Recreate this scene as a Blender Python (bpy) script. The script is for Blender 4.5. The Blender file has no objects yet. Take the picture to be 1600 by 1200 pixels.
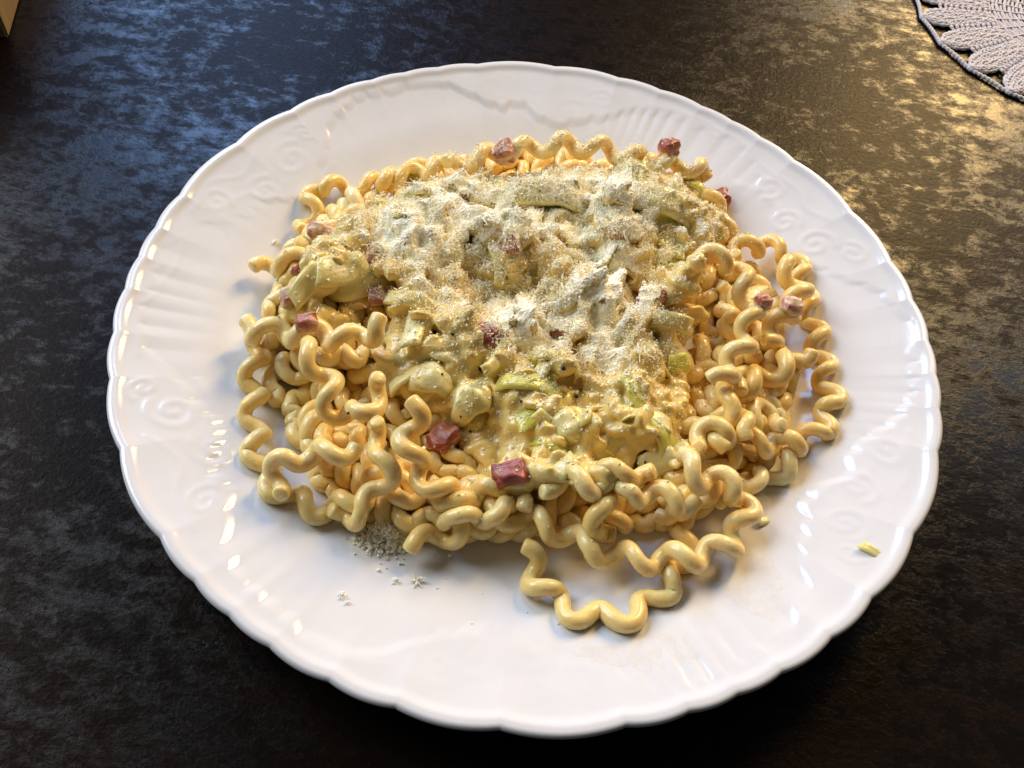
import bpy, bmesh, math, random
import numpy as np
from mathutils import Vector, Matrix, noise
from mathutils.bvhtree import BVHTree
from mathutils.kdtree import KDTree

rng = np.random.default_rng(11)
random.seed(11)
S = bpy.context.scene
C = S.collection

# ------------------------------------------------------------------ camera
F_PX = 1467.0                                    # focal length for a 1600 px wide frame
CAM = np.array([-.00463, -.20801, .27157])
PITCH, ROLL = math.radians(54.53), math.radians(7.31)
fwd = np.array([0, math.cos(PITCH), -math.sin(PITCH)])
r0 = np.array([1., 0, 0]); u0 = np.cross(r0, fwd)
rgt = math.cos(ROLL) * r0 + math.sin(ROLL) * u0
upv = -math.sin(ROLL) * r0 + math.cos(ROLL) * u0
cd = bpy.data.cameras.new('camera'); cam = bpy.data.objects.new('camera', cd); C.objects.link(cam)
cd.sensor_width = 36; cd.lens = 36 * F_PX / 1600; cd.clip_start = .01; cd.clip_end = 50
m3 = Matrix((rgt, upv, -fwd)).transposed()
cam.matrix_world = Matrix.Translation(Vector(CAM)) @ m3.to_4x4()
S.camera = cam

# ------------------------------------------------------------------ world, window light, exposure
W = bpy.data.worlds.new('World'); S.world = W; W.use_nodes = True
bg = W.node_tree.nodes['Background']
bg.inputs[0].default_value = (.95, .97, 1.0, 1); bg.inputs[1].default_value = .06

def window_light(name, centre, size, colour, radiance, aim=(0, 0, .02), facing=None):
    l = bpy.data.lights.new(name, 'AREA'); l.shape = 'RECTANGLE'
    l.size, l.size_y = size
    l.color = colour
    l.energy = radiance * math.pi * size[0] * size[1] * 1.0
    o = bpy.data.objects.new(name, l); C.objects.link(o); o.location = centre
    d = Vector(facing) if facing else Vector(aim) - Vector(centre)
    o.rotation_euler = d.to_track_quat('-Z', 'Y').to_euler()
    return o
SKY = (.32, .54, 1.0)
window_light('window_back_left', (-.72, 1.5, 1.32), (.55, 1.25), SKY, 18.5, facing=(0, -1, -.12))
window_light('window_far_left', (-1.9, .82, 1.6), (1.4, 1.5), (.92, .955, 1.0), 11.8, facing=(1, -.42, -.7))
window_light('window_back_right', (1.22, 1.5, 1.15), (1.45, 1.3), (.78, .88, 1.0), 4.6, facing=(-.1, -1, -.1))
window_light('evening_glow', (.77, 1.47, 1.14), (.32, .84), (1.0, .60, .15), 54, facing=(-.35, -1, -.4))

S.view_settings.view_transform = 'Standard'; S.view_settings.look = 'None'
S.view_settings.exposure = -.44; S.view_settings.gamma = 1
S.view_settings.use_curve_mapping = False

# ------------------------------------------------------------------ helpers
def px_ray(px, py):
    d = fwd + (px - 800) / F_PX * rgt - (py - 600) / F_PX * upv
    return d / np.linalg.norm(d)
def at(px, py, z):                                # point seen at a pixel, on the height z
    d = px_ray(px, py)
    return CAM + d * ((z - CAM[2]) / d[2])

def tag(o, label, cat, group=None, kind=None):
    o['label'] = label; o['category'] = cat
    if group: o['group'] = group
    if kind: o['kind'] = kind
    return o
def mesh_obj(name, verts, faces, mat, parent=None, smooth=True):
    me = bpy.data.meshes.new(name)
    me.from_pydata([tuple(v) for v in verts], [], [tuple(f) for f in faces])
    if smooth: me.polygons.foreach_set('use_smooth', [True] * len(me.polygons))
    me.update()
    return link(name, me, mat, parent)
def np_mesh(name, V, Fc, smooth=True):                         # V (n,3), Fc (m,k) with k = 3 or 4
    me = bpy.data.meshes.new(name); k = Fc.shape[1]
    me.vertices.add(len(V)); me.vertices.foreach_set('co', np.ascontiguousarray(V, np.float32).ravel())
    me.loops.add(Fc.size); me.loops.foreach_set('vertex_index', np.ascontiguousarray(Fc, np.int32).ravel())
    me.polygons.add(len(Fc))
    me.polygons.foreach_set('loop_start', np.arange(0, Fc.size, k, dtype=np.int32))
    me.polygons.foreach_set('loop_total', np.full(len(Fc), k, dtype=np.int32))
    me.polygons.foreach_set('use_smooth', np.full(len(Fc), smooth))
    me.update(calc_edges=True)
    return me
def link(name, me, mat, parent=None):
    o = bpy.data.objects.new(name, me); C.objects.link(o)
    if mat and not len(me.materials): me.materials.append(mat)
    if parent: o.parent = parent
    return o
def empty(name, loc):
    o = bpy.data.objects.new(name, None); C.objects.link(o); o.location = loc; o.empty_display_size = .01
    return o
def sstep(a, b, x):
    t = np.clip((x - a) / (b - a), 0, 1); return t * t * (3 - 2 * t)

def tube_arrays(P, R, sides=12, flat=None):
    """rings along P (n,3) with radii R; returns verts, quads/tri faces with rounded caps"""
    P = np.asarray(P, float); n = len(P); R = np.broadcast_to(np.asarray(R, float), (n,))
    T = np.gradient(P, axis=0); T /= np.linalg.norm(T, axis=1)[:, None] + 1e-12
    a = np.array([0, 0, 1.]) if abs(T[0][2]) < .9 else np.array([1., 0, 0])
    N = np.zeros_like(P); v = np.cross(T[0], a); N[0] = v / np.linalg.norm(v)
    for i in range(1, n):
        v = N[i - 1] - T[i] * np.dot(N[i - 1], T[i]); N[i] = v / (np.linalg.norm(v) + 1e-12)
    B = np.cross(T, N)
    # rounded ends: extra rings
    ext = []
    for k, s in ((.30, .93), (.52, .74), (.60, .40)):
        ext.append((k, s))
    rings, rad = list(P), list(R); Ns, Bs = list(N), list(B)
    for k, s in ext:
        rings.append(P[-1] + T[-1] * R[-1] * k * .6); rad.append(R[-1] * s); Ns.append(N[-1]); Bs.append(B[-1])
    for k, s in ext:
        rings.insert(0, P[0] - T[0] * R[0] * k * .6); rad.insert(0, R[0] * s); Ns.insert(0, N[0]); Bs.insert(0, B[0])
    rings = np.array(rings); rad = np.array(rad); Ns = np.array(Ns); Bs = np.array(Bs)
    a = np.arange(sides) * 2 * math.pi / sides
    V = rings[:, None] + rad[:, None, None] * (np.cos(a)[None, :, None] * Ns[:, None] + np.sin(a)[None, :, None] * Bs[:, None])
    m = len(rings); V = V.reshape(-1, 3)
    i = np.arange(m - 1)[:, None] * sides; j = np.arange(sides)[None]; j2 = (j + 1) % sides
    Q = np.stack([i + j, i + j2, i + sides + j2, i + sides + j], -1).reshape(-1, 4)
    V = np.vstack([V, rings[0] , rings[-1]])
    c0, c1 = len(V) - 2, len(V) - 1
    jj = np.arange(sides); T0 = np.stack([np.full(sides, c0), (jj + 1) % sides, jj], -1)
    e = (m - 1) * sides; T1 = np.stack([np.full(sides, c1), e + jj, e + (jj + 1) % sides], -1)
    Ft = np.vstack([Q[:, [0, 1, 2]], Q[:, [0, 2, 3]], T0, T1])
    return V, Ft
def tube_mesh(name, P, R, sides=12):
    V, Ft = tube_arrays(P, R, sides); return np_mesh(name, V, Ft)
def smooth_path(P, per=8):
    P = np.asarray(P, float); Q = np.vstack([2 * P[0] - P[1], P, 2 * P[-1] - P[-2]]); out = []
    for i in range(1, len(Q) - 2):
        t = np.linspace(0, 1, per, endpoint=False)[:, None]; a, b, c, d = Q[i - 1], Q[i], Q[i + 1], Q[i + 2]
        out.append(.5 * ((2 * b) + (c - a) * t + (2 * a - 5 * b + 4 * c - d) * t ** 2 + (-a + 3 * b - 3 * c + d) * t ** 3))
    out.append(P[-1:]); return np.vstack(out)

# ------------------------------------------------------------------ materials
class Mat:
    def __init__(s, name):
        s.m = bpy.data.materials.new(name); s.m.use_nodes = True; s.t = s.m.node_tree
        s.b = s.t.nodes['Principled BSDF']; s.out = s.t.nodes['Material Output']
    def n(s, typ, **kw):
        nd = s.t.nodes.new(typ)
        for k, v in kw.items():
            if k.startswith('i_'):
                key = k[2:]; key = int(key) if key.isdigit() else key.replace('_', ' ')
                nd.inputs[key].default_value = v
            else: setattr(nd, k, v)
        return nd
    def l(s, a, b): s.t.links.new(a, b)
    def coords(s, scale=(1, 1, 1), kind='Object', rot=(0, 0, 0)):
        tc = s.n('ShaderNodeTexCoord'); mp = s.n('ShaderNodeMapping'); mp.inputs['Scale'].default_value = scale
        mp.inputs['Rotation'].default_value = rot
        s.l(tc.outputs[kind], mp.inputs['Vector']); return mp.outputs['Vector']
    def noise(s, vec, scale, detail=4, rough=.55, dist=0.):
        nd = s.n('ShaderNodeTexNoise', i_Scale=scale, i_Detail=detail, i_Roughness=rough, i_Distortion=dist)
        s.l(vec, nd.inputs['Vector']); return nd.outputs['Fac']
    def ramp(s, fac, stops):
        nd = s.n('ShaderNodeValToRGB'); e = nd.color_ramp.elements
        while len(e) < len(stops): e.new(.5)
        for q, (p, c) in zip(e, stops):
            q.position = p; q.color = c if len(c) == 4 else (*c, 1)
        s.l(fac, nd.inputs['Fac']); return nd.outputs['Color']
    def val(s, fac, a0, a1, b0, b1):
        nd = s.n('ShaderNodeMapRange'); nd.inputs[1].default_value = a0; nd.inputs[2].default_value = a1
        nd.inputs[3].default_value = b0; nd.inputs[4].default_value = b1; s.l(fac, nd.inputs[0]); return nd.outputs[0]
    def math(s, op, a, b):
        nd = s.n('ShaderNodeMath', operation=op)
        for i, x in enumerate((a, b)):
            if isinstance(x, (int, float)): nd.inputs[i].default_value = x
            else: s.l(x, nd.inputs[i])
        return nd.outputs[0]
    def bump(s, h, strength, dist, prev=None):
        nd = s.n('ShaderNodeBump', i_Strength=strength, i_Distance=dist); s.l(h, nd.inputs['Height'])
        if prev: s.l(prev, nd.inputs['Normal'])
        return nd.outputs['Normal']
    def set(s, **kw):
        for k, v in kw.items():
            nm = k.replace('_', ' ')
            i = {i.name.lower(): i for i in s.b.inputs}[nm.lower()]
            if hasattr(v, 'links'): s.l(v, i)
            else: i.default_value = (*v, 1) if isinstance(v, tuple) and len(v) == 3 and i.type == 'RGBA' else v
        return s

def mat_table():
    s = Mat('dark_laminate')
    v = s.coords((1, 1.45, 1), rot=(0, 0, .12)); v2 = s.coords((1, 1, 1))
    big = s.noise(v, 88, 10, .76, .2)                          # torn smooth flakes
    zone = s.noise(v2, 9, 2, .5)
    k = s.math('ADD', big, s.math('MULTIPLY', s.math('SUBTRACT', zone, .5), .55))
    flake = s.val(k, .46, .60, 0, 1)
    fine = s.noise(v, 420, 5, .6)
    grit = s.noise(v2, 900, 3, .6)
    rough = s.math('ADD', s.val(flake, 0, 1, .31, .21), s.math('MULTIPLY', s.math('SUBTRACT', fine, .5), .18))
    base = s.ramp(k, [(.3, (.007, .0044, .003)), (.52, (.009, .0054, .0036)), (.56, (.005, .0038, .0034)), (.8, (.006, .0046, .004))])
    lump = s.noise(v, 340, 5, .6, .4)
    h = s.math('MULTIPLY', lump, s.val(flake, 0, 1, 1, .35))
    nrm = s.bump(h, .30, .0008)
    nrm = s.bump(s.math('MULTIPLY', grit, s.val(flake, 0, 1, 1, .25)), .35, .00025, nrm)
    nrm = s.bump(flake, .5, .00012, nrm)
    s.set(base_color=base, roughness=rough, specular_ior_level=s.val(flake, 0, 1, .045, .185), normal=nrm)
    return s.m
def mat_porcelain():
    s = Mat('white_porcelain')
    v = s.coords(); w = s.noise(v, 90, 3, .5)
    s.set(base_color=s.ramp(w, [(.3, (.735, .735, .735)), (.7, (.765, .765, .765))]), roughness=s.val(w, .3, .7, .10, .15), ior=1.5,
          specular_ior_level=.55)
    s.set(normal=s.bump(s.noise(v, 160, 2, .5), .06, .0006))
    return s.m
def mat_pasta():
    s = Mat('cooked_pasta')
    oi = s.n('ShaderNodeObjectInfo'); v = s.coords()
    w = s.noise(v, 130, 4, .6); f = s.noise(v, 700, 3, .6)
    mix = s.math('ADD', s.math('MULTIPLY', w, .75), s.math('MULTIPLY', oi.outputs['Random'], .25))
    col = s.ramp(mix, [(.25, (.85, .575, .165)), (.45, (.88, .655, .235)), (.60, (.905, .72, .32)), (.75, (.93, .80, .46))])
    s.set(base_color=col, roughness=s.val(f, .3, .7, .20, .34), subsurface_weight=.5, subsurface_scale=.0034, coat_weight=.35, coat_roughness=.10,
          specular_ior_level=.5, ior=1.42)
    s.b.inputs['Subsurface Radius'].default_value = (1, .74, .44)
    n1 = s.bump(s.noise(v, 330, 4, .65), .36, .0009); n1 = s.bump(s.noise(v, 1500, 2, .6), .12, .0003, n1)
    s.set(normal=n1); return s.m
def mat_leek(name, lo, mid, hi, sub=.6):
    s = Mat(name)
    oi = s.n('ShaderNodeObjectInfo'); v = s.coords(); vs = s.coords((1, 6, 1), 'Object')
    w = s.noise(v, 120, 4, .6); st = s.noise(vs, 160, 3, .6)
    mix = s.math('ADD', s.math('MULTIPLY', w, .55), s.math('MULTIPLY', oi.outputs['Random'], .45))
    col = s.ramp(mix, [(.2, lo), (.5, mid), (.8, hi)])
    s.set(base_color=col, roughness=.24, coat_weight=.25, coat_roughness=.1, subsurface_weight=sub, subsurface_scale=.0022, specular_ior_level=.5)
    s.b.inputs['Subsurface Radius'].default_value = (1, .85, .5)
    s.set(normal=s.bump(st, .3, .0007, s.bump(s.noise(v, 420, 3, .6), .25, .0007))); return s.m
def mat_bacon():
    s = Mat('cured_bacon')
    oi = s.n('ShaderNodeObjectInfo'); v = s.coords((1, 1, 2.6)); w = s.noise(v, 120, 5, .6, .4)
    mix = s.math('ADD', w, s.math('MULTIPLY', s.math('SUBTRACT', oi.outputs['Random'], .5), .22))
    col = s.ramp(mix, [(.32, (.27, .05, .033)), (.44, (.43, .14, .09)), (.53, (.57, .28, .18)), (.61, (.77, .57, .39))])
    s.set(base_color=col, roughness=.34, subsurface_weight=.35, subsurface_scale=.003)
    s.b.inputs['Subsurface Radius'].default_value = (1, .35, .2)
    s.set(normal=s.bump(s.noise(v, 420, 4, .6), .45, .001)); return s.m
def mat_cheese():
    s = Mat('grated_cheese')
    v = s.coords(); w = s.noise(v, 60, 3, .6); g = s.n('ShaderNodeNewGeometry')
    mix = s.math('ADD', s.math('MULTIPLY', w, .5), s.math('MULTIPLY', g.outputs['Random Per Island'], .5))
    col = s.ramp(mix, [(.2, (.95, .88, .62)), (.5, (.97, .93, .74)), (.8, (.98, .96, .85))])
    s.set(base_color=col, roughness=.6, specular_ior_level=.3); return s.m
def mat_simple(name, a, b, scale, rough=.6, bump=.2, dist=.0005, stretch=(1, 1, 1), **kw):
    s = Mat(name); v = s.coords(stretch); w = s.noise(v, scale, 5, .6)
    s.set(base_color=s.ramp(w, [(.3, a), (.7, b)]), roughness=rough, normal=s.bump(w, bump, dist), **kw); return s.m
M = dict(table=mat_table(), porcelain=mat_porcelain(), pasta=mat_pasta(), bacon=mat_bacon(), cheese=mat_cheese(),
         leek=mat_leek('pale_leek', (.74, .61, .21), (.80, .70, .30), (.84, .78, .43)),
         green=mat_leek('green_leek', (.50, .47, .04), (.64, .60, .09), (.74, .68, .18), .6),
         sauce=mat_leek('creamy_leek_sauce', (.74, .54, .17), (.79, .62, .22), (.83, .70, .30), .5),
         yarn=mat_simple('cotton_yarn', (.56, .51, .51), (.68, .63, .62), 900, .85, .5, .0006),
         wood=mat_simple('pale_wood', (.20, .135, .06), (.30, .22, .11), 30, .55, .2, .0005, (9, 9, 1)),
         pepper=mat_simple('black_pepper', (.008, .006, .005), (.03, .02, .015), 2000, .6))
def mat_film():
    s = Mat('buttery_film'); w = s.noise(s.coords(), 240, 4, .6)
    s.set(base_color=(.86, .74, .50), roughness=.10, alpha=s.val(w, .35, .7, .02, .16), normal=s.bump(w, .5, .0006)); return s.m
M['film'] = mat_film()
M['cheese_bed'] = mat_simple('packed_cheese', (.97, .92, .71), (.98, .95, .80), 700, .7, .15, .0004, specular_ior_level=.2)

# ------------------------------------------------------------------ table
def table():
    V = []; X0, X1, Y0, Y1 = -.75, .75, -.42, .46
    for z in (-.03, 0):
        V += [(X0, Y0, z), (X1, Y0, z), (X1, Y1, z), (X0, Y1, z)]
    o = mesh_obj('table_top', V, [(0, 3, 2, 1), (4, 5, 6, 7), (0, 1, 5, 4), (1, 2, 6, 5), (2, 3, 7, 6), (3, 0, 4, 7)], M['table'], smooth=False)
    o['kind'] = 'structure'
table()

# ------------------------------------------------------------------ plate
PR = .1385
def plate_z(r):                                    # smooth upper profile, metres
    r = np.asarray(r, float)
    return .0052 + .0055 * sstep(.074, .116, r) + .0118 * np.clip((r - .092) / .048, 0, 1.2) ** 1.25
def plate():
    NT, MOT = 1320, 6
    th = np.arange(NT) * 2 * math.pi / NT + .35
    u = (np.arange(NT) / NT * MOT) % 1.0           # position inside one repeated motif
    # scalloped outline: lobes of unequal length
    lob = np.array([0, .19, .42, .54, .64, .74, .87, 1.0]); amp = np.array([1.1, 1.3, .7, .55, .55, .8, .8])
    Rr = np.zeros(NT)
    for a, b, k in zip(lob[:-1], lob[1:], amp):
        s = (u - a) / (b - a); q = (s >= 0) & (s < 1); Rr[q] = k * np.sin(math.pi * s[q]) ** .8
    Rr = PR * (1 + .0095 * (Rr - .3))
    rr = np.concatenate([np.linspace(.004, .074, 26), np.linspace(.076, .098, 22), np.linspace(.0985, 1.0 * .1385, 104)])
    # normalise: radial lines stretch to the scalloped edge over the outer part
    Rg = rr[:, None] + (Rr[None] - PR) * sstep(.105, .1385, rr)[:, None]
    rho = np.broadcast_to((rr / PR)[:, None], Rg.shape); U = np.broadcast_to(u[None], Rg.shape)
    z = plate_z(rr)[:, None] + np.zeros_like(Rg)
    # stepped rococo border: its inner edge wanders between rim and well
    xp = [0, .07, .15, .22, .30, .36, .43, .50, .56, .63, .70, .78, .86, .93, 1.0]
    yp = [.86, .83, .79, .80, .86, .84, .88, .93, .955, .96, .95, .96, .945, .92, .86]
    base = np.interp(u, xp, yp) + .012 * np.sin(th * 4 + .6) + .008 * np.sin(th * 9)
    ker = np.hanning(17); ker /= ker.sum(); base = np.convolve(np.concatenate([base[-8:], base, base[:8]]), ker, 'valid')
    fl = np.abs(np.sin(math.pi * (u * 17 + .9 * np.sin(th * 5) + .5 * np.sin(th * 13 + 2))))
    edge = base - .012 * fl ** .7
    z += (.00042 + .0003 * np.sin(th * 3 + 2.2)[None]) * sstep(-.019, .017, rho - edge[None]) * (1 - .35 * sstep(.93, .99, rho))
    # flutes running inward from that edge
    flute = (fl[None] ** 1.3 - .5) * sstep(.74, .95, rho) * (1 - sstep(-.008, .010, rho - edge[None]))
    z += .00030 * flute * (.55 + .45 * np.sin(th * 3 + 4)[None]) * (1 - .55 * np.exp(-((U - .18) / .07) ** 2))
    # finer wandering undulation so that no two repeats are alike
    z += .00022 * np.sin(th * 5 + 1)[None] * sstep(.75, .9, rho)
    # scrolls: ridges along spiral and S curves inside one motif (x = arc mm, y = radial mm)
    motif_mm = 2 * math.pi * 122 / MOT
    def spiral(cx, cy, r0_, r1_, a0, turns, n=46):
        t = np.linspace(0, 1, n); a = a0 + t * turns * 2 * math.pi; r = r0_ + (r1_ - r0_) * t
        return np.stack([cx + r * np.cos(a), cy + r * np.sin(a)], -1)
    curves = [(spiral(16, 119, 1.2, 7.5, 0, 1.35), 1.0, 1.5), (spiral(33, 116, 6.5, 1.0, 2.4, -1.3), .9, 1.4),
              (spiral(50, 125, 1.0, 6.0, 3.0, 1.2), .8, 1.3), (spiral(6, 127, 5.0, .8, .5, 1.2), .8, 1.2),
              (smooth_path([(2, 112), (12, 108), (22, 107.5), (31, 110), (40, 119), (52, 121), (60, 117)], 9), .75, 1.7),
              (smooth_path([(24, 130), (34, 126), (44, 131), (58, 131)], 10), .6, 1.3),
              (smooth_path([(70, 131), (84, 129.5), (100, 131), (118, 130)], 12), .4, 1.2)]
    wx = 4.0 * np.sin(th * 5 + 1.3) + 2.5 * np.sin(th * 11 + .4); wy = 2.2 * np.sin(th * 8 + 2.0) + 1.2 * np.sin(th * 17)
    X = U * motif_mm + wx[None] * .8; Y = rho * PR * 1000 + wy[None]
    for P, hgt, wd in curves:
        best = np.full(X.shape, 1e3)
        x0, x1, y0, y1 = P[:, 0].min() - 5, P[:, 0].max() + 5, P[:, 1].min() - 5, P[:, 1].max() + 5
        q = (X > x0) & (X < x1) & (Y > y0) & (Y < y1)
        xs, ys = X[q], Y[q]; d = np.full(xs.shape, 1e6)
        for (ax, ay), (bx, by) in zip(P[:-1], P[1:]):
            ex, ey = bx - ax, by - ay; L = ex * ex + ey * ey + 1e-9
            t = np.clip(((xs - ax) * ex + (ys - ay) * ey) / L, 0, 1)
            d = np.minimum(d, (xs - ax - t * ex) ** 2 + (ys - ay - t * ey) ** 2)
        z[q] += (.00013 + .00009 * np.sin(th * 2.0 + 1.0)[None] + 0 * z)[q] * hgt * np.exp(-d / (wd * wd))
    # lip
    z += .0006 * np.exp(-((rho - .988) / .012) ** 2)
    top = np.stack([Rg * np.cos(th), Rg * np.sin(th), z], -1)
    # rounded edge and underside
    last = top[-1]; rings = []
    ez = last[:, 2]
    for k in range(1, 7):
        a = k / 6 * math.pi; dr = .0014 * math.sin(a); dz = -.0015 * (1 - math.cos(a))
        R2 = Rr + dr; rings.append(np.stack([R2 * np.cos(th), R2 * np.sin(th), ez + dz], -1))
    for q in (.97, .9, .8, .72, .66, .63):
        r2 = Rr * q if q > .85 else PR * q + 0 * Rr
        zz = plate_z(PR * q) - .0045 - .001 * (q < .7)
        rings.append(np.stack([r2 * np.cos(th), r2 * np.sin(th), np.full(NT, max(zz, .0022))], -1))
    allr = np.concatenate([top, np.array(rings)], 0); n = len(allr)
    V = np.vstack([allr.reshape(-1, 3), [[0, 0, plate_z(0)], [0, 0, .0022]]])
    i = np.arange(n - 1)[:, None] * NT; j = np.arange(NT)[None]; j2 = (j + 1) % NT
    Q = np.stack([i + j, i + NT + j, i + NT + j2, i + j2], -1).reshape(-1, 4)
    c = len(V) - 2; jj = np.arange(NT); e = (n - 1) * NT
    Ft = np.vstack([Q[:, [0, 1, 2]], Q[:, [0, 2, 3]], np.stack([np.full(NT, c), jj, (jj + 1) % NT], -1),
                    np.stack([np.full(NT, c + 1), e + (jj + 1) % NT, e + jj], -1)])
    root = empty('dinner_plate', (0, 0, 0))
    tag(root, 'white porcelain dinner plate with scalloped rim and raised scroll relief', 'plate')
    link('dish', np_mesh('dish', V, Ft), M['porcelain'], root)
    a = np.linspace(0, 2 * math.pi, 97)[:-1]; prof = [(.083, .0035), (.0836, .0004), (.085, 0.0001), (.0864, .0004), (.0875, .004)]
    V = [(r * math.cos(t), r * math.sin(t), z_) for r, z_ in prof for t in a]; N = len(a)
    Fr = [(k * N + q, k * N + (q + 1) % N, (k + 1) * N + (q + 1) % N, (k + 1) * N + q) for k in range(4) for q in range(N)]
    mesh_obj('foot_ring', V, Fr, M['porcelain'], root)
    return NT, rr, Rg
plate()

# ------------------------------------------------------------------ pasta: tangled corkscrew strands settled by a small relaxation
RT, RH, PITCH_H = .00262, .00290, .0143            # tube radius, coil radius, coil pitch
def mound(x, y):                                   # rough shape of the heap
    d = np.sqrt(((x - .002) / .100) ** 2 + ((y - .004) / .097) ** 2)
    return .006 + .043 * np.clip(1 - d ** 2.3, 0, 1)
def coil(axis, phase, hand=1, rh=RH):
    A = smooth_path(axis, 14); seg = np.linalg.norm(np.diff(A, axis=0), axis=1); s = np.r_[0, np.cumsum(seg)]
    L = s[-1]; arc = math.hypot(PITCH_H, 2 * math.pi * rh); n = max(14, int(L / PITCH_H * arc / .0024))
    q = np.linspace(0, L, n); P = np.stack([np.interp(q, s, A[:, k]) for k in range(3)], -1)
    T = np.gradient(P, axis=0); T /= np.linalg.norm(T, axis=1)[:, None]
    side = np.cross(T, [0, 0, 1.]); side /= np.linalg.norm(side, axis=1)[:, None] + 1e-9
    upn = np.cross(side, T); a = phase + hand * (q / PITCH_H * 2 * math.pi + .5 * np.sin(q / .021 + phase))
    return P + rh * (np.cos(a)[:, None] * side + .85 * np.sin(a)[:, None] * upn)
TR = [  # (label, phase, [(px, py, z mm) ...]) coil axes of the strands that can be followed in the heap
 ('curly pasta strand lying in a loop on the bare plate in front of the heap', 1.0, [(822,858,13),(838,905,12.5),(872,945,12.5),(935,972,12.5),(1000,958,12.5),(1040,915,13),(1068,868,13),(1072,815,14),(1050,770,17)]),
 ('long curly pasta strand crossing above the loop at the front of the heap', 2.6, [(765,802,14),(825,812,17),(890,838,17),(955,866,17),(1020,874,19),(1085,870,20),(1140,848,18),(1164,802,18),(1140,758,24),(1090,745,28),(1060,715,30)]),
 ('short curly pasta strand hanging down the front beside the leek leaf', .3, [(1015,752,29),(962,738,31),(936,775,27),(934,815,23),(950,845,19)]),
 ('curly pasta strand bordering the heap on the side of the plate scrolls', 1.7, [(410,520,15),(398,580,13.5),(398,640,13),(402,700,13),(420,752,13),(468,786,13),(518,798,14),(560,780,16),(598,745,18)]),
 ('short thick curly pasta strand lying over the corner of the heap', .2, [(425,768,20),(448,716,23),(500,712,25),(552,696,28)]),
 ('curly pasta strand bending down to the spilled cheese clump', 2.2, [(575,668,32),(604,712,28),(592,762,24),(566,798,18),(520,806,14)]),
 ('curly pasta strand running from the sauce down to the plate behind the cheese clump', .8, [(650,630,38),(640,690,33),(655,738,28),(696,770,23),(730,800,18),(702,834,14),(640,848,13)]),
 ('curly pasta strand standing out of the heap below the bacon cube', 3.1, [(470,545,34),(508,585,33),(522,640,29),(560,648,30),(602,600,37)]),
 ('curly pasta strand lying level along the edge under the leeks', 2.9, [(378,512,20),(432,520,26),(492,522,30),(552,530,34),(600,505,40)]),
 ('curly pasta strand arching away from the heap at the back', .9, [(476,368,13),(487,328,14),(498,294,14),(548,296,14),(594,286,15),(645,272,18),(700,262,24)]),
 ('curly pasta strand showing a row of round coils behind the cheese', 1.5, [(700,262,26),(760,244,28),(820,232,31),(880,226,32),(940,232,32),(1000,248,30),(1060,258,27),(1110,272,22)]),
 ('long curly pasta strand forming the outer edge on the glowing side', .6, [(1140,392,24),(1195,384,18),(1240,412,15),(1258,470,14),(1276,530,14),(1288,590,13.5),(1296,640,13.5),(1268,682,14),(1215,692,19),(1165,690,22),(1115,678,26),(1080,690,29)]),
 ('curly pasta strand curving inside the outer edge strand', 2.0, [(1258,548,22),(1212,580,24),(1160,604,26),(1130,650,27),(1128,700,24)]),
 ('curly pasta strand curled beside the highest leeks', 1.1, [(1080,400,44),(1140,410,37),(1165,452,33),(1172,505,32),(1150,560,32),(1120,600,33)]),
 ('short curly pasta strand beside the red bacon in the outer coils', 2.4, [(1225,415,22),(1250,455,23),(1225,495,24),(1195,540,25)]),
 ('short curly pasta strand tucked under the outer edge by the plate', .5, [(1235,720,13),(1190,752,13),(1150,745,16),(1110,770,16)]),
 ('curly pasta strand poking out between leeks and plate', 1.3, [(402,425,15),(445,412,20),(490,408,26),(520,440,30)]),
 ('curly pasta strand with a round bend in the outer coils', 2.8, [(1225,660,21),(1180,650,19),(1130,720,18),(1090,780,17),(1030,800,17)]),
 ('curly pasta strand low down at the back of the far shoulder', 1.9, [(960,258,22),(1030,262,22),(1085,288,20),(1118,330,19),(1135,372,19)]),
 ('curly pasta strand crossing the gap at the front of the heap', .1, [(1085,795,20),(1040,778,25),(985,765,28),(900,752,30),(850,755,27)]),
]
def lim_r(x, y):                                   # how far out loose strands may lie: less at the bare front
    a = np.arctan2(y, x); return .0885 - .016 * np.exp(-((a + 1.35) / .55) ** 2)
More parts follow.
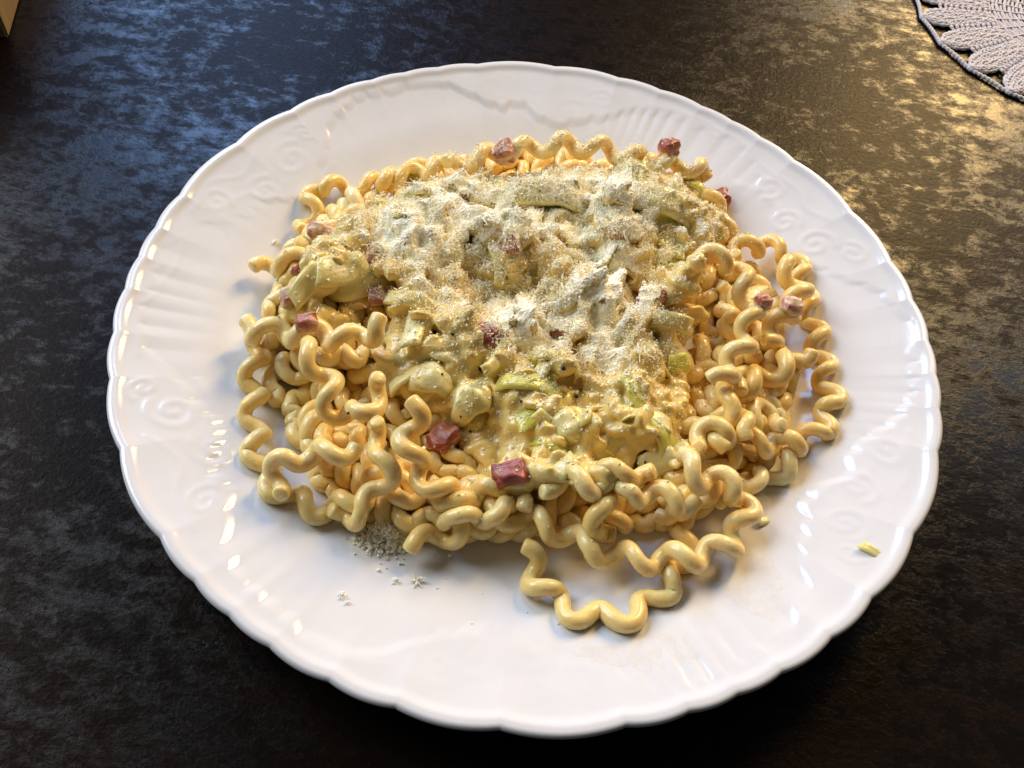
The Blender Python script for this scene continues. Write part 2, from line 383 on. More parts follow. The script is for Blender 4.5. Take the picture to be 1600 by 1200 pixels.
def build_pasta():
    strands = []                                    # (label, group, points, anchored)
    for lab, ph, ax in TR:
        strands.append((lab, None, coil(np.array([at(x, y, z / 1000) for x, y, z in ax]), ph, 1 if len(lab) % 2 else -1), 1.0))
    for k in range(74):
        ang = rng.uniform(0, 2 * math.pi); rad = .088 * math.sqrt(rng.uniform(.02, 1)); p = np.array([.002 + rad * math.cos(ang), .004 + rad * .96 * math.sin(ang)])
        h = rng.uniform(0, 2 * math.pi); c = rng.uniform(-14, 14); n = rng.integers(7, 13); lev = (k % 4 + rng.uniform(.1, .9)) / 4
        ax = []
        for i in range(n):
            ax.append((p[0], p[1], .012 + lev * max(0, mound(p[0], p[1]) - .010)))
            c += rng.normal(0, 7); c = np.clip(c, -26, 26); h += c * .012
            r = np.hypot(p[0], p[1])
            if r > .078:
                want = math.atan2(p[1], p[0]); dlt = (want - h + math.pi) % (2 * math.pi) - math.pi
                h -= math.copysign(.42, dlt) if abs(dlt) < 1.7 else 0
            p = p + .0125 * np.array([math.cos(h), math.sin(h)])
            lim = lim_r(p[0], p[1]); r = np.hypot(*p)
            if r > lim:
                p *= lim / r; w_ = math.atan2(p[1], p[0]); h = w_ + (1.7 if math.sin(h - w_) > 0 else -1.7); c *= .3
        strands.append((None, 'g', coil(np.array(ax), rng.uniform(0, 6.28), rng.choice([-1, 1])), 0.0))
    P = np.vstack([s[2] for s in strands]); ids = np.concatenate([np.full(len(s[2]), i) for i, s in enumerate(strands)])
    anc = np.concatenate([np.full(len(s[2]), s[3]) for s in strands]); N = len(P); idx = np.arange(N); P0 = P.copy()
    I, J, D0, Wt = [], [], [], []
    for off, w in ((1, 1.), (2, .9), (4, .7), (7, .5), (11, .4)):
        i = idx[:-off]; j = idx[off:]; q = ids[i] == ids[j]; i, j = i[q], j[q]
        I.append(i); J.append(j); D0.append(np.linalg.norm(P[i] - P[j], axis=1)); Wt.append(np.full(len(i), w))
    I, J, D0, Wt = map(np.concatenate, (I, J, D0, Wt)); cnt = np.bincount(I, minlength=N) + np.bincount(J, minlength=N)
    def scatter(i, j, v, deg):
        out = np.stack([np.bincount(i, v[:, k], N) - np.bincount(j, v[:, k], N) for k in range(3)], -1); return out / np.maximum(deg, 1)[:, None]
    pairs = None; DM = 2 * RT * .99
    for it in range(150):
        if it % 5 == 0:
            kd = KDTree(N)
            for i, p in enumerate(P): kd.insert(p, i)
            kd.balance(); pi, pj = [], []
            for i, p in enumerate(P):
                for co, j, d in kd.find_range(p, DM + .0016):
                    if j > i and (ids[i] != ids[j] or j - i > 6): pi.append(i); pj.append(j)
            pi, pj = np.array(pi), np.array(pj)
        P[:, 2] -= .00022 * (1 - anc) * (1 if it < 110 else .3)
        P += (P0 - P) * (.10 * anc)[:, None]
        for _ in range(2):
            d = P[pi] - P[pj]; L = np.linalg.norm(d, axis=1) + 1e-9; q = L < DM
            if q.any():
                a, b = pi[q], pj[q]; v = d[q] / L[q][:, None] * ((DM - L[q]) * .5)[:, None]
                mv = (1 - .75 * anc); deg = np.bincount(a, minlength=N) + np.bincount(b, minlength=N)
                P += scatter(a, b, v, np.sqrt(deg)) * (mv[:, None] * .9)
            d = P[I] - P[J]; L = np.linalg.norm(d, axis=1) + 1e-9
            P += scatter(I, J, d / L[:, None] * ((D0 - L) * .5 * Wt)[:, None], cnt * .5)
            r = np.hypot(P[:, 0], P[:, 1]); P[:, 2] = np.maximum(P[:, 2], plate_z(r) + RT * .97)
            lim = lim_r(P[:, 0], P[:, 1]) + .002; q = (r > lim) & (anc < .5); P[q, :2] *= (1 + .12 * (lim[q] / r[q] - 1))[:, None]
    SHORT = ['the loop on the bare plate', 'the long crossing strand in front', 'the strand hanging beside the leek leaf', 'the strand bordering the plate scrolls', 'the short thick corner strand',
             'the strand bending to the cheese clump', 'the strand running down behind the cheese clump', 'the strand below the bacon cube', 'the level strand under the leeks', 'the arching back strand',
             'the row of coils behind the cheese', 'the outer edge strand on the glowing side', 'the strand inside the outer edge', 'the strand curled beside the highest leeks', 'the short strand by the red bacon',
             'the short strand tucked under the edge', 'the strand poking out between leeks and plate', 'the round bend in the outer coils', 'the low strand on the far shoulder', 'the strand crossing the front gap']
    kt = KDTree(int((anc > .5).sum()))
    for i in np.nonzero(anc > .5)[0]: kt.insert(P[i], int(ids[i]))
    kt.balance()
    def near(q):
        hit = np.bincount([kt.find(p)[1] for p in q[::4]], minlength=len(TR)); return SHORT[int(hit.argmax())]
    out = []
    for k, (lab, g, _, a) in enumerate(strands):
        if lab is None: lab = 'curly pasta strand tangled beside ' + near(P[ids == k])
        p = smooth_path(P[ids == k], 3); n = len(p); t = np.arange(n)
        R = RT * (1 + .05 * np.sin(t * .11 + k) + .035 * np.sin(t * .37 + 2 * k)) * (1 + .04 * math.sin(k * 3.3))
        me = tube_mesh('pasta_strand', p, R, 14)
        o = link('pasta_strand', me, M['pasta'])
        tag(o, lab, 'pasta', 'curly pasta strands heaped on the plate')
        out.append(o)
    return out, P
pasta, PP = build_pasta()

# height map of what lies on the plate
GN, GS = 260, .001
gx = (np.arange(GN) - GN / 2 + .5) * GS
GX, GY = np.meshgrid(gx, gx, indexing='ij')
HM = plate_z(np.hypot(GX, GY)).copy()
for p in PP:
    i, j = int((p[0] + .13) / GS), int((p[1] + .13) / GS)
    a, b = slice(max(i - 3, 0), i + 4), slice(max(j - 3, 0), j + 4)
    dz = RT ** 2 - (GX[a, b] - p[0]) ** 2 - (GY[a, b] - p[1]) ** 2
    HM[a, b] = np.maximum(HM[a, b], np.where(dz > 0, p[2] + np.sqrt(np.maximum(dz, 0)), 0))
def blur(A, n):
    for _ in range(n):
        A = (A + np.roll(A, 1, 0) + np.roll(A, -1, 0) + np.roll(A, 1, 1) + np.roll(A, -1, 1)) / 5
    return A
HS = blur(HM, 26)
def hs(x, y, A=None):
    A = HS if A is None else A
    return A[np.clip(((np.asarray(x) + .13) / GS).astype(int), 0, GN - 1), np.clip(((np.asarray(y) + .13) / GS).astype(int), 0, GN - 1)]
print('heap top', HS.max(), 'at', gx[np.unravel_index(HS.argmax(), HS.shape)[0]], gx[np.unravel_index(HS.argmax(), HS.shape)[1]])

def on_heap(px, py, extra=0.):
    d = px_ray(px, py); t = (.09 - CAM[2]) / d[2]
    for _ in range(400):
        p = CAM + d * t
        if p[2] <= hs(p[0], p[1]) + extra: break
        t += .0004
    return p
def poly_mask(poly, extra):                        # outline drawn on the heap -> mask over the ground plan
    Q = np.array([on_heap(x, y, extra)[:2] for x, y in poly]); ins = np.zeros(GX.shape, bool)
    for (x0, y0), (x1, y1) in zip(Q, np.roll(Q, -1, 0)):
        c = (y0 > GY) != (y1 > GY)
        ins ^= c & (GX < (x1 - x0) * (GY - y0) / (y1 - y0 + 1e-12) + x0)
    return ins
SAUCE = poly_mask([(445,470),(478,385),(555,345),(615,308),(690,282),(790,266),(940,264),(1075,266),(1125,308),(1138,345),(1105,385),(1085,430),(1095,480),(1060,530),(1070,590),(1065,650),(1085,700),(1010,695),(950,735),(865,745),(785,752),(742,700),(690,640),(570,600),(600,550),(620,500),(560,490),(480,500)], .006)
CHEESE = poly_mask([(572,365),(635,322),(715,290),(800,276),(950,278),(1060,288),(1105,325),(1130,345),(1090,390),(1010,440),(1005,480),(1045,540),(1010,590),(900,560),(820,545),(700,515),(640,480),(620,430),(560,405)], .008)

# ------------------------------------------------------------------ creamy leek sauce: a lumpy mass over the heap
ico = bmesh.new(); bmesh.ops.create_icosphere(ico, subdivisions=2, radius=1)
IV = np.array([v.co[:] for v in ico.verts]); IF = np.array([[v.index for v in f.verts] for f in ico.faces]); ico.free()
ico = bmesh.new(); bmesh.ops.create_icosphere(ico, subdivisions=1, radius=1)
IV1 = np.array([v.co[:] for v in ico.verts]); IF1 = np.array([[v.index for v in f.verts] for f in ico.faces]); ico.free()
def rand_rot(n):
    q = rng.normal(size=(n, 4)); q /= np.linalg.norm(q, axis=1)[:, None]; w, x, y, z = q.T
    return np.stack([1 - 2 * (y * y + z * z), 2 * (x * y - z * w), 2 * (x * z + y * w), 2 * (x * y + z * w), 1 - 2 * (x * x + z * z), 2 * (y * z - x * w),
                     2 * (x * z - y * w), 2 * (y * z + x * w), 1 - 2 * (x * x + y * y)], -1).reshape(n, 3, 3)
def blob_mesh(name, pos, scl, BV=IV, BF=IF, jitter=.0):
    n = len(pos); Rm = rand_rot(n)
    B = BV[None] * scl[:, None, :]
    if jitter: B = B * (1 + jitter * rng.normal(size=(n, len(BV), 1)))
    V = np.einsum('nij,nvj->nvi', Rm, B) + pos[:, None]
    Ft = BF[None] + (np.arange(n) * len(BV))[:, None, None]
    return np_mesh(name, V.reshape(-1, 3), Ft.reshape(-1, 3), BV is IV)
def sample_mask(mask, n):
    c = np.argwhere(mask); k = c[rng.integers(0, len(c), n)]
    return (k + rng.uniform(0, 1, (n, 2))) * GS - .13
def eval_tris(objs):
    dg = bpy.context.evaluated_depsgraph_get(); VV, FF, off = [], [], 0
    for o in objs:
        me = o.evaluated_get(dg).to_mesh(); n = len(me.vertices)
        v = np.empty(n * 3, np.float32); me.vertices.foreach_get('co', v); me.calc_loop_triangles()
        f = np.empty(len(me.loop_triangles) * 3, np.int32); me.loop_triangles.foreach_get('vertices', f)
        mw = np.array(o.matrix_world); v = v.reshape(-1, 3) @ mw[:3, :3].T + mw[:3, 3]
        VV.append(v); FF.append(f.reshape(-1, 3) + off); off += n
    return np.vstack(VV), np.vstack(FF)
def bvh_of(objs):
    V, Ft = eval_tris(objs); return BVHTree.FromPolygons(V.tolist(), Ft.tolist())
HOLES = [(on_heap(x, y, .006)[:2], r) for x, y, r in ((572, 470, .0115), (985, 478, .0075), (1000, 330, .006), (880, 325, .006))]
def sauce():
    xy = sample_mask(SAUCE, 2300)
    for c, r in HOLES: xy = xy[np.hypot(xy[:, 0] - c[0], xy[:, 1] - c[1]) > r]
    lift = .0115 * np.clip(hs(xy[:, 0], xy[:, 1], blur(SAUCE.astype(float), 90)) * 1.5 - .5, 0, 1)
    bumpz = np.array([abs(noise.noise(Vector((x * 54, y * 54, 3.3)))) * 1.9 - .35 + .4 * noise.noise(Vector((x * 150, y * 150, 9.3))) for x, y in xy])
    z = hs(xy[:, 0], xy[:, 1]) - .001 + (lift + .0072 * bumpz) * rng.uniform(0, 1, len(xy)) ** .45
    scl = np.stack([rng.uniform(.0020, .0068, len(xy)), rng.uniform(.0020, .0048, len(xy)), rng.uniform(.0014, .0028, len(xy))], -1)
    me = blob_mesh('leek_sauce', np.c_[xy, z], scl)
    o = link('leek_sauce', me, M['sauce'])
    rm = o.modifiers.new('remesh', 'REMESH'); rm.mode = 'VOXEL'; rm.voxel_size = .00075; rm.use_smooth_shade = True
    sm = o.modifiers.new('smooth', 'SMOOTH'); sm.factor = .5; sm.iterations = 8
    tag(o, 'lumpy creamy pale green leek sauce spread over the pasta heap', 'sauce', kind='stuff')
    return o
sauce_o = sauce()
bpy.context.view_layer.update()
TREE = bvh_of(pasta + [sauce_o])
def cast(px, py):
    d = Vector(px_ray(px, py)); h = TREE.ray_cast(Vector(CAM), d)
    if h[0] is None and np.hypot(*at(px, py, .03)[:2]) < .112 and py < 500:   # just above the crest: rest on its top
        best = min((CAM + np.array(d) * t for t in np.linspace(.2, .5, 600) if CAM[2] + d.z * t > .02), key=lambda p: p[2] - hs(p[0], p[1]))
        return Vector((best[0], best[1], float(hs(best[0], best[1])) + .002)), Vector((0, 0, 1))
    if h[0] is None:
        p = Vector(at(px, py, .008)); p.z = float(plate_z(math.hypot(p.x, p.y))); return p, Vector((0, 0, 1))
    nn = h[1] if h[1].dot(d) < 0 else -h[1]
    return h[0], nn
def frame(nrm, spin, lean=.4):
    z = (nrm * lean + Vector((0, 0, 1)) * (1 - lean)).normalized()
    x = Vector((math.cos(spin), math.sin(spin), 0)); x = (x - z * x.dot(z)).normalized(); y = z.cross(x)
    return Matrix((x, y, z)).transposed().to_4x4()

# ------------------------------------------------------------------ leek pieces
def sheet(name, fn, nu, nv, thick, seed, wob=.0007):
    V = []
    for s in (0, 1):
        for i in range(nu):
            for j in range(nv):
                uu, vv = i / (nu - 1) * 2 - 1, j / (nv - 1) * 2 - 1
                p, n = fn(uu, vv); p, n = Vector(p), Vector(n).normalized()
                e = max(0, 1 - max(abs(uu), abs(vv)) ** 6) ** .5
                w = noise.noise(Vector((p.x * 160, p.y * 160, p.z * 160 + seed * 7.1))) * wob
                V.append(p + n * (w + (s - .5) * thick * (.35 + .65 * e)))
    Fc = []; off = nu * nv
    for i in range(nu - 1):
        for j in range(nv - 1):
            a = i * nv + j; Fc.append((a, a + nv, a + nv + 1, a + 1)); Fc.append((off + a, off + a + 1, off + a + nv + 1, off + a + nv))
    ring = [i * nv for i in range(nu)] + [(nu - 1) * nv + j for j in range(1, nv)] + [i * nv + nv - 1 for i in range(nu - 2, -1, -1)] + [j for j in range(nv - 2, 0, -1)]
    for a, b in zip(ring, ring[1:] + ring[:1]): Fc.append((b, a, off + a, off + b))
    me = bpy.data.meshes.new(name); me.from_pydata([v[:] for v in V], [], Fc)
    me.polygons.foreach_set('use_smooth', [True] * len(me.polygons)); me.update(); return me
def leek_mesh(kind, seed):
    r = random.Random(seed)
    if kind == 'arc':                               # part of a ring cut across the stalk, lying on its side
        R, w, a = r.uniform(.007, .012), r.uniform(.0025, .0045), r.uniform(.7, 1.5)
        def fn(u, v):
            t = u * a; return (R * math.sin(t), v * w + .001 * math.sin(3 * u), R * math.cos(t) - R), (math.sin(t), 0, math.cos(t))
        return sheet('leek_slice', fn, 11, 7, r.uniform(.0018, .003), seed, .0012)
    if kind == 'flake':
        lx, ly, k = r.uniform(.005, .0085), r.uniform(.003, .005), r.uniform(10, 45)
        def fn(u, v):
            x, y = u * lx * (1 - .18 * v), v * ly * (1 - .15 * u * u)
            return (x, y, -k * y * y - .3 * k * x * x * (1 if seed % 2 else -1)), (0, 2 * k * y, 1)
        return sheet('leek_slice', fn, 9, 7, r.uniform(.0012, .0022), seed, .0013)
    if kind == 'round':                             # soft round slice with a swollen face
        Rr = r.uniform(.0065, .009)
        def fn(u, v):
            m = max(abs(u), abs(v)); l = math.hypot(u, v) + 1e-9; s = m / l * (1 + .55 * noise.noise(Vector((u / l * .9 + seed * 2.3, v / l * .9, .5))))
            x, y = u * s * Rr, v * s * Rr * .9; q = (x * x + y * y) / (Rr * Rr)
            return (x, y, -.0030 * q * q + .0006 * math.cos(q * 9) + .0006 * math.sin(x * 900)), (x * 60, y * 60, 1)
        return sheet('leek_slice', fn, 11, 11, .0042, seed, .0009)
    if kind == 'strip':                             # narrow leaf strip that follows a bend
        L, w, k = r.uniform(.013, .018), r.uniform(.0026, .0036), r.uniform(14, 26)
        def fn(u, v):
            x = u * L; y = v * w * (1 - .35 * u * u); return (x, y + .002 * math.sin(2.4 * u), -k * x * x - 60 * y * y + .0009 * math.sin(5 * u)), (2 * k * x, 120 * y, 1)
        return sheet('leek_slice', fn, 17, 6, .0016, seed, .0008)
    lx, ly = r.uniform(.003, .0045), r.uniform(.002, .003)  # small bit
    def fn(u, v): return (u * lx, v * ly, -30 * (u * lx) ** 2 - 40 * (v * ly) ** 2 * (1 + u)), (0, 0, 1)
    return sheet('leek_slice', fn, 7, 6, .0011, seed, .0014)
toppings = []
def put(name, me, mat, px, py, spin, lift, lean, label, cat, group, scale=1.):
    p, n = cast(px, py)
    o = link(name, me, mat)
    o.matrix_world = Matrix.Translation(p + n * lift) @ frame(n, spin, lean) @ Matrix.Scale(scale, 4)
    tag(o, label, cat, group); toppings.append(o); return o
GL = 'chopped leek pieces on the pasta'
NAMED = [('round', 'leek', 672, 590, .3, 'round translucent leek slice dotted with cheese on the front of the sauce', 1.05),
 ('round', 'leek', 738, 622, 1.1, 'pale round leek slice beside the larger one dotted with cheese', .8),
 ('round', 'leek', 882, 662, 2.0, 'wide pale leek slice above the bacon at the front', .95),
 ('round', 'leek', 432, 640, .2, 'pale leek slice lying flat between the outer pasta coils', .7, -.004),
 ('flake', 'green', 832, 652, .8, 'small yellow green leek tip pointing down the front slope', .7),
 ('bit', 'green', 852, 588, .1, 'tiny bright green leek bit in the middle of the front slope', 1.),
 ('strip', 'green', 1020, 660, -1.0, 'long yellow leek leaf strip running down the front of the heap', 1.05),
 ('strip', 'green', 1078, 288, -.8, 'yellow leek strip on the far shoulder of the heap', .8),
 ('flake', 'green', 1058, 563, .3, 'small green leek flake at the edge of the cheese', .7),
 ('flake', 'green', 576, 566, .9, 'dark green leek bit dusted with cheese among the pasta coils', .7),
 ('flake', 'green', 1252, 612, 1.2, 'green leek flake caught inside the outer pasta loop', .8, -.003),
 ('flake', 'leek', 1205, 640, .4, 'pale leek flake inside the outer pasta loop', .8, -.003),
 ('flake', 'leek', 1030, 718, .6, 'crumpled pale leek leaf with cheese by the hanging strand', 1.0),
 ('bit', 'green', 652, 276, .2, 'small green leek bit at the back of the heap', 1.1),
 ('bit', 'leek', 1188, 822, .4, 'tiny pale leek scrap on the plate beside the pasta', .7),
 ('flake', 'leek', 1340, 888, -.5, 'pale yellow leek scrap alone on the plate rim', .5, .0004),
 ('flake', 'leek', 530, 420, .5, 'large pale leek piece above the dark hollow', 1.3),
 ('arc', 'leek', 560, 442, .1, 'thick pale leek arc roofing the dark hollow', 1.5, .002),
 ('flake', 'leek', 480, 440, 1.2, 'pale green leek piece between two bacon cubes', 1.1),
 ('arc', 'leek', 850, 305, .0, 'broad leek arc under the thick cheese at the back', 1.8, .003),
 ('arc', 'leek', 1030, 315, -.3, 'broad leek arc on the far shoulder casting a dark gap', 1.9, .003),
 ('flake', 'green', 1042, 415, .4, 'green edged leek piece dusted with cheese beside the curled strand', 1.1)]
for i, (k, m, x, y, sp, lab, sc, *lf) in enumerate(NAMED):
    put('leek_slice', leek_mesh(k, 100 + i), M[m], x, y, sp, lf[0] if lf else .0012, .55, lab, 'leek', GL, sc)
# ------------------------------------------------------------------ bacon
def bacon_mesh(seed, dims):
    bm = bmesh.new(); bmesh.ops.create_cube(bm, size=2)
    bmesh.ops.subdivide_edges(bm, edges=bm.edges[:], cuts=7, use_grid_fill=True)
    r = random.Random(seed); sh, tp = r.uniform(-.3, .3), r.uniform(-.25, .25)
    for v in bm.verts:
        x, y, z = v.co; l = max(abs(x), abs(y), abs(z)); sp = v.co.normalized() * 1.15
        c = v.co.lerp(sp, .36)
        x, y, z = c; x += sh * z; y *= 1 + tp * x
        p = Vector((x * dims[0], y * dims[1], z * dims[2]))
        n = noise.noise_vector(Vector((x * 1.3 + seed * 3.7, y * 1.3, z * 1.3))) * .42 * min(dims) + noise.noise_vector(Vector((x * 3.5, y * 3.5 + seed, z * 3.5))) * .07 * min(dims)
        v.co = p + n
    me = bpy.data.meshes.new('bacon_cube'); bm.to_mesh(me); bm.free()
    me.polygons.foreach_set('use_smooth', [True] * len(me.polygons)); return me
GB = 'bacon cubes in the pasta'
BAC = [(512, 362, (5.6, 2.8, 2.4), -.3, 'dark pink bacon strip jutting out beside the arching back strand'),
 (456, 462, (3.2, 3.0, 3.0), .4, 'small pink bacon cube at the edge of the leeks above the outer coils'),
 (466, 426, (2.2, 2.0, 2.2), .8, 'tiny dark bacon cube half hidden among pale leeks'),
 (602, 402, (6.0, 3.4, 2.8), -.4, 'pale pink bacon strip dusted with cheese above the dark hollow'),
 (728, 306, (3.8, 3.0, 2.8), .3, 'red bacon cube under cheese near the back of the heap'),
 (790, 240, (3.6, 2.8, 3.0), .2, 'tan bacon piece on the crest beside the row of coils'),
 (1046, 234, (3.2, 2.6, 3.2), .7, 'pointed bacon piece standing up at the far edge'),
 (1132, 296, (2.8, 2.8, 3.0), .2, 'bacon cube sticking out over the plate at the far shoulder'),
 (766, 528, (5.2, 4.0, 3.4), .2, 'large red bacon cube covered with cheese in the middle of the heap'),
 (694, 688, (4.2, 3.4, 3.0), .9, 'dark red bacon cube in the shadow at the front'),
 (800, 742, (4.6, 3.2, 2.8), .3, 'pink and white bacon piece at the foot of the sauce'),
 (1234, 482, (3.0, 2.4, 2.4), .2, 'red bacon cube seen through the outer pasta coils'),
 (1190, 476, (2.4, 2.0, 2.2), .6, 'small red bacon bit deep between the outer pasta coils'),
 (1020, 480, (4.6, 3.2, 3.2), 1.2, 'greyish bacon piece coated with cheese beside a dark hole'),
 (868, 515, (4.0, 3.0, 2.8), -.3, 'brown bacon cube peeking out below a cheese ledge'),
 (800, 378, (2.4, 4.6, 2.4), .2, 'narrow pink bacon sliver under cheese in the centre'),
 (972, 362, (4.2, 3.0, 2.4), .1, 'purple grey bacon piece almost buried in cheese'),
 (590, 462, (3.0, 2.4, 2.2), .5, 'brown bacon bit inside the dark hollow'),
 (478, 505, (3.0, 2.2, 2.0), .3, 'brown bacon bit under the leeks beside the level strand')]
BS = ['jutting bacon strip', 'edge bacon cube', 'tiny dark bacon cube', 'dusted bacon strip', 'red bacon cube under cheese', 'tan bacon on the crest', 'pointed standing bacon',
      'bacon cube over the plate', 'large central bacon cube', 'dark red bacon in shadow', 'bacon at the foot', 'bacon among outer coils', 'bacon bit deep in coils', 'bacon beside a dark hole',
      'brown bacon below the ledge', 'narrow bacon sliver', 'purple grey buried bacon', 'bacon in the hollow', 'bacon by the level strand']
bac_o = []
for i, (x, y, d, sp, lab) in enumerate(BAC):
    bac_o.append(put('bacon_cube', bacon_mesh(i + 1, [v / 900 for v in d]), M['bacon'], x, y, sp, .0026 if i in (0, 3, 8, 13) else .0008, .5, lab, 'bacon', GB))

# the other leek pieces
lib = [(k, leek_mesh(k, 300 + i)) for i, k in enumerate(['arc', 'flake', 'arc', 'round', 'flake', 'bit', 'flake', 'arc', 'bit', 'strip', 'flake', 'bit'])]
for i in range(96):
    (x, y), = sample_mask(SAUCE, 1); h = TREE.ray_cast(Vector((x, y, .12)), Vector((0, 0, -1)))
    if h[0] is None: continue
    k, me = lib[i % len(lib)]; grn = rng.uniform() < .16
    if not grn: me2 = me
    else:
        me2 = me.copy(); me2.materials.clear()
    o = link('leek_slice', me2, M['green'] if grn else M['leek'])
    nn = h[1] if h[1].z > 0 else -h[1]
    sc = rng.uniform(.7, 1.05)
    o.matrix_world = Matrix.Translation(h[0] - nn * .0003) @ frame(nn, rng.uniform(0, 6.28), .7) @ Matrix.Rotation(rng.normal(0, .35), 4, 'X') @ Matrix.Scale(sc, 4)
    nb = BS[min(range(len(bac_o)), key=lambda q: (bac_o[q].matrix_world.translation - h[0]).length)]
    tag(o, ('yellow green' if grn else 'pale translucent') + ' leek piece in the sauce near the ' + nb, 'leek', GL); toppings.append(o)

# ------------------------------------------------------------------ cheese: countless grains and shreds settled on everything
bpy.context.view_layer.update()
TREE = bvh_of(pasta + [sauce_o] + toppings)
def cheese():
    dens = blur(CHEESE.astype(float), 14); wide = blur(SAUCE.astype(float), 60); far = blur(SAUCE.astype(float), 260)
    pos, scl = [], []
    n_try = 480000
    xy = rng.uniform(-.105, .105, (n_try, 2))
    D, Wd, Fa = hs(xy[:, 0], xy[:, 1], dens), hs(xy[:, 0], xy[:, 1], wide), hs(xy[:, 0], xy[:, 1], far)
    for (x, y), d, w, fa in zip(xy, D, Wd, Fa):
        c1 = noise.noise(Vector((x * 44, y * 44, 1.7))); c2 = noise.noise(Vector((x * 190, y * 190, 5.1)))
        cl = max(0, min(1, .58 + 1.4 * c1 + .5 * c2))
        pr = d * cl * 1.15 + .035 * w * w * (.4 + cl) + .004 * fa * (fa > .25)
        if rng.uniform() > pr: continue
        h = TREE.ray_cast(Vector((x, y, .12)), Vector((rng.normal(0, .12), rng.normal(0, .12), -1)))
        if h[0] is None: continue
        n = h[1]
        if abs(n.z) < .3 and rng.uniform() > .35: continue
        thick = .0028 * d * max(0, .35 + 1.2 * c1 + .6 * c2)
        p = h[0]; pos.append((p.x, p.y, p.z + .0002 + thick * rng.uniform())); s = rng.choice([.00018, .00026, .00038, .0006], p=[.56, .33, .10, .01]); scl.append(s)
    pos, scl = np.array(pos), np.array(scl)
    print('cheese grains', len(pos))
    oct_v = np.array([(1, 0, 0), (-1, 0, 0), (0, 1, 0), (0, -1, 0), (0, 0, 1), (0, 0, -1)], float)
    oct_f = np.array([(0, 2, 4), (2, 1, 4), (1, 3, 4), (3, 0, 4), (2, 0, 5), (1, 2, 5), (3, 1, 5), (0, 3, 5)])
    big = scl > .0003
    sc3 = lambda s: s[:, None] * rng.uniform(.65, 1.45, (len(s), 3))
    tag(link('cheese_grains', blob_mesh('cheese_grains', pos[big], sc3(scl[big]), IV1, IF1, .16), M['cheese']),
        'coarse crumbs of grated cheese heaped over the sauce', 'cheese', kind='stuff')
    sm = ~big
    tag(link('cheese_powder', blob_mesh('cheese_powder', pos[sm], sc3(scl[sm]) * 1.1, oct_v, oct_f, .2), M['cheese']),
        'fine powdery grated cheese dusting the sauce and pasta', 'cheese', kind='stuff')
    # the close-packed bed under the loose grains
    st = .00038; n = int(.2 / st); bx = -.1 + np.arange(n) * st; Z = np.full((n, n), np.nan)
    for i in range(n):
        for j in range(n):
            x, y = bx[i], bx[j]; d = float(hs(x, y, dens))
            if d < .1: continue
            c1 = noise.noise(Vector((x * 44, y * 44, 1.7))); c2 = noise.noise(Vector((x * 190, y * 190, 5.1)))
            t = d * (.44 + 1.6 * c1 + .5 * c2)
            if t < .12: continue
            h = TREE.ray_cast(Vector((x, y, .12)), Vector((0, 0, -1)))
            if h[0] is not None: Z[i, j] = h[0].z + .0024 * (t - .12) + rng.normal(0, .00014)
    ok = ~np.isnan(Z); ii, jj = np.nonzero(ok); num = np.full(Z.shape, -1); num[ii, jj] = np.arange(len(ii))
    a, b, c, e = num[:-1, :-1], num[1:, :-1], num[1:, 1:], num[:-1, 1:]
    zs = np.stack([Z[:-1, :-1], Z[1:, :-1], Z[1:, 1:], Z[:-1, 1:]]); q = (a >= 0) & (b >= 0) & (c >= 0) & (e >= 0)
    q &= (np.nanmax(np.where(np.isnan(zs), 9, zs), 0) - np.nanmin(np.where(np.isnan(zs), -9, zs), 0)) < .0016
    Fq = np.stack([a[q], b[q], c[q], e[q]], -1)
    Vb = np.stack([bx[ii] + rng.normal(0, .00012, len(ii)), bx[jj] + rng.normal(0, .00012, len(ii)), Z[ii, jj]], -1)
    tag(link('cheese_bed', np_mesh('cheese_bed', Vb, Fq, False), M['cheese_bed']), 'thick soft layer of grated cheese on top of the heap', 'cheese', kind='stuff')
    # thin shreds
    k = rng.choice(len(pos), 230, replace=False); VV, FF, off = [], [], 0
    for i in k:
        p = pos[i]; a = rng.uniform(0, 6.28); L = rng.uniform(.0012, .0042); b = rng.normal(0, .5)
        t = np.linspace(-1, 1, 6); q = np.stack([L * t * math.cos(a) - b * L * t * t * math.sin(a), L * t * math.sin(a) + b * L * t * t * math.cos(a),
                                               .0004 + rng.uniform(-.1, .45) * L * t + .0003 * rng.normal(size=6)], -1)
        v, f_ = tube_arrays(p + q, rng.uniform(.00012, .00022), 5); VV.append(v); FF.append(f_ + off); off += len(v)
    tag(link('cheese_shreds', np_mesh('cheese_shreds', np.vstack(VV), np.vstack(FF)), M['cheese']), 'thin curled shreds of grated cheese over the heap', 'cheese', kind='stuff')
cheese()
